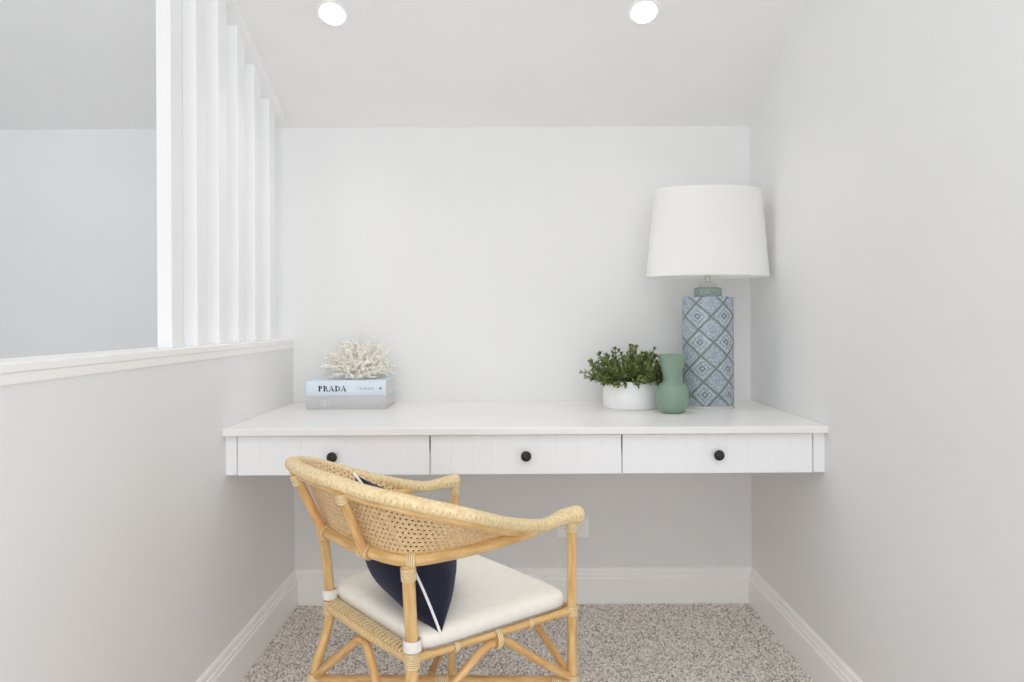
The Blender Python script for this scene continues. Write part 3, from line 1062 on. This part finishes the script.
# legs: back pair sweeps out below the seat and runs up to the back rail, front pair carries the arms
for s_, rr in ((1, .0125), (-1, .0108)):
    lu, lv = (.004, .008) if s_ > 0 else (0, 0)
    pts = catmull(WW([(-.085, s_ * .182, 0), (-.066, s_ * .178, .12), (-.036, s_ * .171, .27), (-.006 + lu, s_ * (.163 + lv), .37), (lu, s_ * (WB + lv), .43), (-.006 + lu, s_ * (.1635 + lv), .52), (-.015 + 1.6 * lu, s_ * (.168 + lv), .604)]), 8)
    MB().tube(pts, rr, seg=14).build('leg', M['rattan'], chair)
for s_ in (1, -1):
    lo_u = DD - (.012 if s_ < 0 else 0)
    pts = catmull(WW([(lo_u, s_ * WFR, 0), (lo_u, s_ * WFR, .2), (DD, s_ * WFR, ZS), (DD, s_ * WFR, .55), (DD, s_ * WFR, ZA - .004)]), 8)
    MB().tube(pts, .0108, seg=14).build('leg', M['rattan'], chair)
# struts on the outside of the back
for s_ in (1, -1):
    a, b_ = (-.050, s_ * .085, .610), (-.1085, s_ * .100, .742)
    pts = catmull(WW([a, (-.079, s_ * .0925, .677), b_]), 8)
    MB().tube(pts, .0098, seg=12).build('strut', M['rattan_dark'], chair)

# seat frame
MB().tube(WW([(*corner(1), ZS), (-.002, .08, ZS), (-.005, 0, ZS), (-.004, -.08, ZS), (*corner(-1), ZS)]), .0120, seg=14).build('seat_rail', M['wrap'], chair)
MB().tube(WW([(DD, WFR, ZS), (DD + .006, 0, ZS), (DD, -WFR, ZS)]), .0095, seg=12).build('seat_rail', M['rattan'], chair)
for s_ in (1, -1):
    MB().tube(WW([(*corner(s_), ZS), (.19, s_ * .193, ZS + .001), (DD, s_ * WFR, ZS)]), .0088, seg=12).build('seat_rail', M['rattan'], chair)
dk = MB()
ns = 24
for k in range(ns):
    q = (k + .5) / ns * 2 - 1
    vb, vf = q * (WB - .012), q * (WFR - .012)
    dk.tube(WW([(-.012, vb, ZS + .0115), (0.004, vb, ZS + .0152), (.03, vb + (vf - vb) * .08, ZS + .011), (DD, vf, ZS + .011)]), .0038, seg=6, up=UP, squash=.75)
dk.build('seat_deck', M['binding'], chair)

# arched braces under each rail
ZJ = .268
jt = {('b', 1): (-.0365, .171, ZJ), ('b', -1): (-.0365, -.171, ZJ), ('f', 1): (DD, WFR, ZJ), ('f', -1): (DD - .008, -WFR, ZJ)}
apex_r = []


def arch(p0, p1, mid, drop, low=0):
    p0, p1, mid = Vector(p0), Vector(p1), Vector(mid)
    ap = mid - Vector((0, 0, drop))
    w_ = .16
    c0 = p0.lerp(ap, .55); c1 = p1.lerp(ap, .55)
    a0 = p0.lerp(ap, .86); a1 = p1.lerp(ap, .86)
    c0.z += .006 - low; c1.z += .006
    a0.z += .012 - low * .5; a1.z += .012
    s0 = p0.lerp(ap, .06 + 2 * low); s1 = p1.lerp(ap, .06)
    return catmull([W(*s0), W(*c0), W(*a0), W(*ap), W(*a1), W(*c1), W(*s1)], 8)


arches = [(jt['b', 1], jt['b', -1], (-.004, 0, ZS), .024), (jt['b', 1], jt['f', 1], (.19, .193, ZS), .0185),
          (jt['b', -1], jt['f', -1], (.19, -.193, ZS), .0185, .03), (jt['f', 1], jt['f', -1], (DD + .005, 0, ZS), .0185)]
for a in arches:
    MB().tube(arch(*a), .0088, seg=12).build('brace', M['rattan_dark'], chair)
for (a, b_, dz) in ((jt['b', -1], jt['f', 1], -.004), (jt['b', 1], jt['f', -1], -.021)):
    A, B_ = Vector(a), Vector(b_)
    A.z += dz + (.004 if dz < -.01 else 0); B_.z += dz
    MB().tube([W(*A), W(*A.lerp(B_, .5)), W(*B_)], .009, seg=12).build('stretcher', M['rattan_dark'], chair)


def binding(p, d, L_, r):
    """wound cane around a pole at p along d: ribbed sleeve"""
    d = Vector(d).normalized()
    m_ = max(3, int(L_ / .0042))
    pts, rs = [], []
    for k in range(m_ * 4 + 1):
        t_ = k / (m_ * 4)
        pts.append(p + d * (t_ - .5) * L_)
        rs.append(r * (1 + .07 * abs(math.sin(PI * t_ * m_))))
    MB().tube(pts, rs, seg=14).build('binding', M['binding'], chair)


for s_ in (1, -1):
    lu, lv = (.004, .008) if s_ > 0 else (0, 0)
    binding(W(*corner(s_), ZS - .001), UP, .03, .0142)
    binding(W(-.013 + 1.5 * lu, s_ * (.167 + lv), .586), W(-.016, s_ * .168, .6) - W(-.007, s_ * .1635, .52), .026, .0142)
    # strap over the back rail above the leg
    b0 = W(-.016 + 3.2 * lu, s_ * (.170 + 1.1 * lv), .611)
    tdir = W(.01, s_ * .180, .606) - W(-.025, s_ * .150, .606)
    binding(b0, tdir, .017, .0135)
    binding(W(-.045, s_ * .085, .613), W(-.04, s_ * .1, .605) - W(-.047, s_ * .07, .605), .026, .0140)
    binding(W(-.103, s_ * .0985, .731), W(-.1085, s_ * .1, .742) - W(-.083, s_ * .091, .67), .022, .0120)
    binding(W(DD, s_ * WFR, ZS), UP, .022, .0125)
    binding(W(DD, s_ * WFR, .604), UP, .022, .0125)
    binding(W(-.0365, s_ * .171, ZJ - .008), W(-.036, s_ * .171, .27) - W(-.066, s_ * .178, .12), .034, .0145)
    binding(W(DD - (.008 if s_ < 0 else 0), s_ * WFR, ZJ - .005), UP, .03, .0132)
    binding(W(DD - .03, s_ * (WFR - .0175), ZJ - .006), W(DD, s_ * WFR, .27) - W(.19, 0, .27), .022, .0115)
for a in arches[1:]:
    mid = Vector(a[2])
    dr = W(*a[0]) - W(*a[1])
    binding(W(mid.x, mid.y, ZS - .009), dr, .012, .0205)
    p = W(*mid.lerp(Vector(a[0]), .42)); q_ = W(*mid.lerp(Vector(a[1]), .42))
    for k, w_ in ((p, 0), (q_, 1)):
        binding(Vector((k.x, k.y, ZS + .0005)), dr, .011, .0102)
for a_, b_ in ((jt['b', -1], jt['f', 1]), (jt['b', 1], jt['f', -1])):
    m0 = Vector(a_).lerp(Vector(b_), .5); m1 = Vector(a_).lerp(Vector(b_), .45)
    zz = .264 if a_[1] < 0 else .2495
    binding(W(m0.x, m0.y, zz), W(*m0) - W(*m1), .03, .0105)

# ------------------------------------------------------------------ seat cushion
cush = empty('seat_cushion', W(.2, 0, .437), 'cream canvas seat cushion tied onto the rattan armchair', 'cushion')
nu, nv = 30, 30
zb_, zt_ = .4365, .479
cm = MB()
V0 = []


def cush_pt(a, b_):
    """a,b in [-1,1] -> rounded trapezoid"""
    # superellipse square-to-rounded map
    p = 12.0
    m_ = max(abs(a), abs(b_), 1e-9)
    rr = (abs(a / m_) ** p + abs(b_ / m_) ** p) ** (1 / p)
    rr = max(rr, 1e-6)
    a2, b2 = a / rr, b_ / rr
    u = .199 + a2 * .183
    hw = .184 + (u - .01) * .095
    return u, b2 * hw


rows = []
for side in (1, -1):
    for i in range(nu + 1):
        for j in range(nv + 1):
            a, b_ = i / nu * 2 - 1, j / nv * 2 - 1
            a = math.copysign(1 - (1 - abs(a)) ** 1.7, a); b_ = math.copysign(1 - (1 - abs(b_)) ** 1.7, b_)
            u, v_ = cush_pt(a, b_)
            e = max(abs(a), abs(b_)) ** 1
            ed = 1 - max(abs(a), abs(b_))
            pr_ = min(1, ed / .12)
            bulge = math.sqrt(max(0, 1 - (1 - pr_) ** 2))
            zm = .444
            if side > 0:
                z = zm + .010 + (.013 * bulge) + .012 * (1 - a * a) * (1 - b_ * b_)
                z += .0012 * noise.noise(Vector((u * 14, v_ * 14, 1)))
            else:
                z = zm - .009 - .0012 * bulge
            if ed < 1e-6:
                z = zm + (.010 if side > 0 else -.009)
            V0.append(W(u, v_, z))
n1 = (nu + 1) * (nv + 1)
F0 = []
for side in (0, 1):
    for i in range(nu):
        for j in range(nv):
            q = [side * n1 + i * (nv + 1) + j, side * n1 + (i + 1) * (nv + 1) + j, side * n1 + (i + 1) * (nv + 1) + j + 1, side * n1 + i * (nv + 1) + j + 1]
            F0.append(tuple(q))
edge = [i * (nv + 1) for i in range(nu + 1)] + [nu * (nv + 1) + j for j in range(1, nv + 1)] + [i * (nv + 1) + nv for i in range(nu - 1, -1, -1)] + [j for j in range(nv - 1, 0, -1)]
for k in range(len(edge)):
    a, b_ = edge[k], edge[(k + 1) % len(edge)]
    F0.append((a, b_, n1 + b_, n1 + a))
cm.add(V0, F0).build('cushion_pad', M['cushion'], cush, angle=80)
sm = MB()
lower = [V0[n1 + k] for k in edge]
cen = W(.199, 0, .437)
sm.tube([p + (p - cen).normalized() * .0005 for p in lower], .0016, seg=6, closed=True)
sm.build('seam', M['seam'], cush)
for s_, rr in ((1, .0145), (-1, .0128)):
    pts = []
    c_ = W(corner(s_)[0], corner(s_)[1], .4475)
    ring_o, ring_i = [], []
    tb = MB()
    seg = 28
    prof = [(rr, -.010), (rr + .0028, -.0105), (rr + .0040, -.004), (rr + .0034, .004), (rr + .0026, .0105), (rr, .010)]
    tb.lathe(prof + [prof[0]], c=c_, seg=seg)
    # two tails running back to the pad
    tb2 = W(.034, s_ * (WB - .012), .447)
    for dv in (.004, -.004):
        st0 = W(.017, s_ * (WB + .002) + dv, .4475)
        tb.tube([st0, st0.lerp(tb2, .5), tb2], .006, seg=8, up=UP, squash=1.2)
    tb.build('tie', M['tie'], cush, angle=60)

# ------------------------------------------------------------------ navy pillow
pil = empty('throw_pillow', W(.04, .03, .47), 'navy velvet throw pillow with white piping leaning in the rattan armchair', 'pillow')
BN, BF = Vector((.056, .190, .4565)), Vector((.218, -.057, .478))
TN, TF = Vector((-.079, .102, .772)), Vector((.090, -.100, .625))
nn = 24
nrm_l = (TN - BN).cross(BF - BN).normalized()
if nrm_l.x < 0:
    nrm_l = -nrm_l


def pil_pt(s, t, side):
    p = BN.lerp(BF, s).lerp(TN.lerp(TF, s), t)
    a, b_ = 2 * s - 1, 2 * t - 1
    # edges bow inwards slightly between the corners
    cpt = (BN + BF + TN + TF) / 4
    pinch = .05 * ((1 - a * a) * b_ ** 4 + (1 - b_ * b_) * a ** 4)
    p = p.lerp(cpt, pinch)
    bul = (max(0, 1 - a ** 2) ** .55) * (max(0, 1 - b_ ** 2) ** .5)
    th = (.082 if side > 0 else .084) * bul
    th *= 1.12 - .42 * t * t
    th *= 1 + .10 * noise.noise(Vector((s * 3, t * 3, side * 5)))
    p = p + nrm_l * (th * side + .013 * (1 - b_ * b_) * (1 - s))
    return p


pm = MB()
VP, FP = [], []
for side in (1, -1):
    for i in range(nn + 1):
        for j in range(nn + 1):
            s, t = .5 - .5 * math.cos(PI * i / nn), .5 - .5 * math.cos(PI * j / nn)
            p = pil_pt(s, t, side)
            if side < 0 and p.z < .482 and p.x < .03:
                pass
            VP.append(W(*p))
n1 = (nn + 1) ** 2
for side in (0, 1):
    for i in range(nn):
        for j in range(nn):
            FP.append((side * n1 + i * (nn + 1) + j, side * n1 + (i + 1) * (nn + 1) + j, side * n1 + (i + 1) * (nn + 1) + j + 1, side * n1 + i * (nn + 1) + j + 1))
pm.add(VP, FP)
po = pm.build('pillow_cover', M['velvet'], pil, angle=70)
bm = bmesh.new(); bm.from_mesh(po.data)
bmesh.ops.remove_doubles(bm, verts=bm.verts, dist=.0003)
bmesh.ops.recalc_face_normals(bm, faces=bm.faces)
bm.to_mesh(po.data); bm.free()
loop = [VP[i * (nn + 1)] for i in range(nn + 1)] + [VP[nn * (nn + 1) + j] for j in range(1, nn + 1)] + [VP[i * (nn + 1) + nn] for i in range(nn - 1, -1, -1)] + [VP[j] for j in range(nn - 1, 0, -1)]
MB().tube(loop, .0027, seg=8, closed=True).build('piping', M['piping'], pil)

# ------------------------------------------------------------------ light
w = bpy.data.worlds.new('World'); scn.world = w; w.use_nodes = True
bg = w.node_tree.nodes['Background']; bg.inputs['Color'].default_value = (.92, .96, 1, 1); bg.inputs['Strength'].default_value = 1.0


def area(name, loc, rot, sx, sy, e, col):
    L = bpy.data.lights.new(name, 'AREA'); L.shape = 'RECTANGLE'; L.size = sx; L.size_y = sy; L.energy = e; L.color = col
    o = bpy.data.objects.new(name, L); COL.objects.link(o); o.location = loc; o.rotation_euler = rot
    return o


area('daylight_rear', (.03, YREAR - .05, 1.2), (math.radians(90), 0, 0), 1.5, 2.4, 15.5, (1, .988, .97))
area('side_fill', (XR + .06, -1.35, 1.15), (0, math.radians(90), 0), 2.2, 2.0, 22.5, (.94, .972, 1))  # added fill in an unseen side opening, lifts the half wall low down
area('daylight_stair', (XOUT - .05, .15, 1.5), (0, math.radians(-90), 0), 2.0, 2.7, 6.8, (.91, .96, 1))
area('overhead_fill', (.03, -.7, ZTOP - .01), (0, 0, 0), 1.5, 1.8, 12.5, (.975, .985, 1))  # added overhead flood below the unseen flat ceiling, no opening above it
# ceiling lamps of the room behind the viewer
for x, y in ((-.4, -.6), (.45, -.6), (-.4, -2), (.45, -2)):
    L = bpy.data.lights.new('room_lamp', 'SPOT'); L.energy = 5; L.spot_size = math.radians(140); L.spot_blend = 1; L.shadow_soft_size = .06; L.color = (1, .96, .9)
    o = bpy.data.objects.new('room_lamp', L); COL.objects.link(o); o.location = (x, y, ZTOP - .03)

# ------------------------------------------------------------------ camera
cam = bpy.data.cameras.new('Camera')
cam.sensor_width = 36; cam.lens = 690 / 1024 * 36
cam.shift_x = -1 / 1024; cam.shift_y = -21 / 1024
cam.clip_start = .02
co = bpy.data.objects.new('Camera', cam); COL.objects.link(co)
co.matrix_world = Matrix.Translation((0, 0, 1.06)) @ Matrix.Rotation(PI / 2, 4, 'X') @ Matrix.Rotation(-.0055, 4, 'Z')
scn.camera = co

vs = scn.view_settings
scn.display_settings.display_device = 'sRGB'
vs.view_transform = 'Standard'; vs.look = 'None'; vs.gamma = 1; vs.use_curve_mapping = False
vs.exposure = 0.04
scn.cycles.use_denoising = True
scn.cycles.max_bounces = 24
scn.cycles.diffuse_bounces = 16
scn.cycles.sample_clamp_indirect = 4
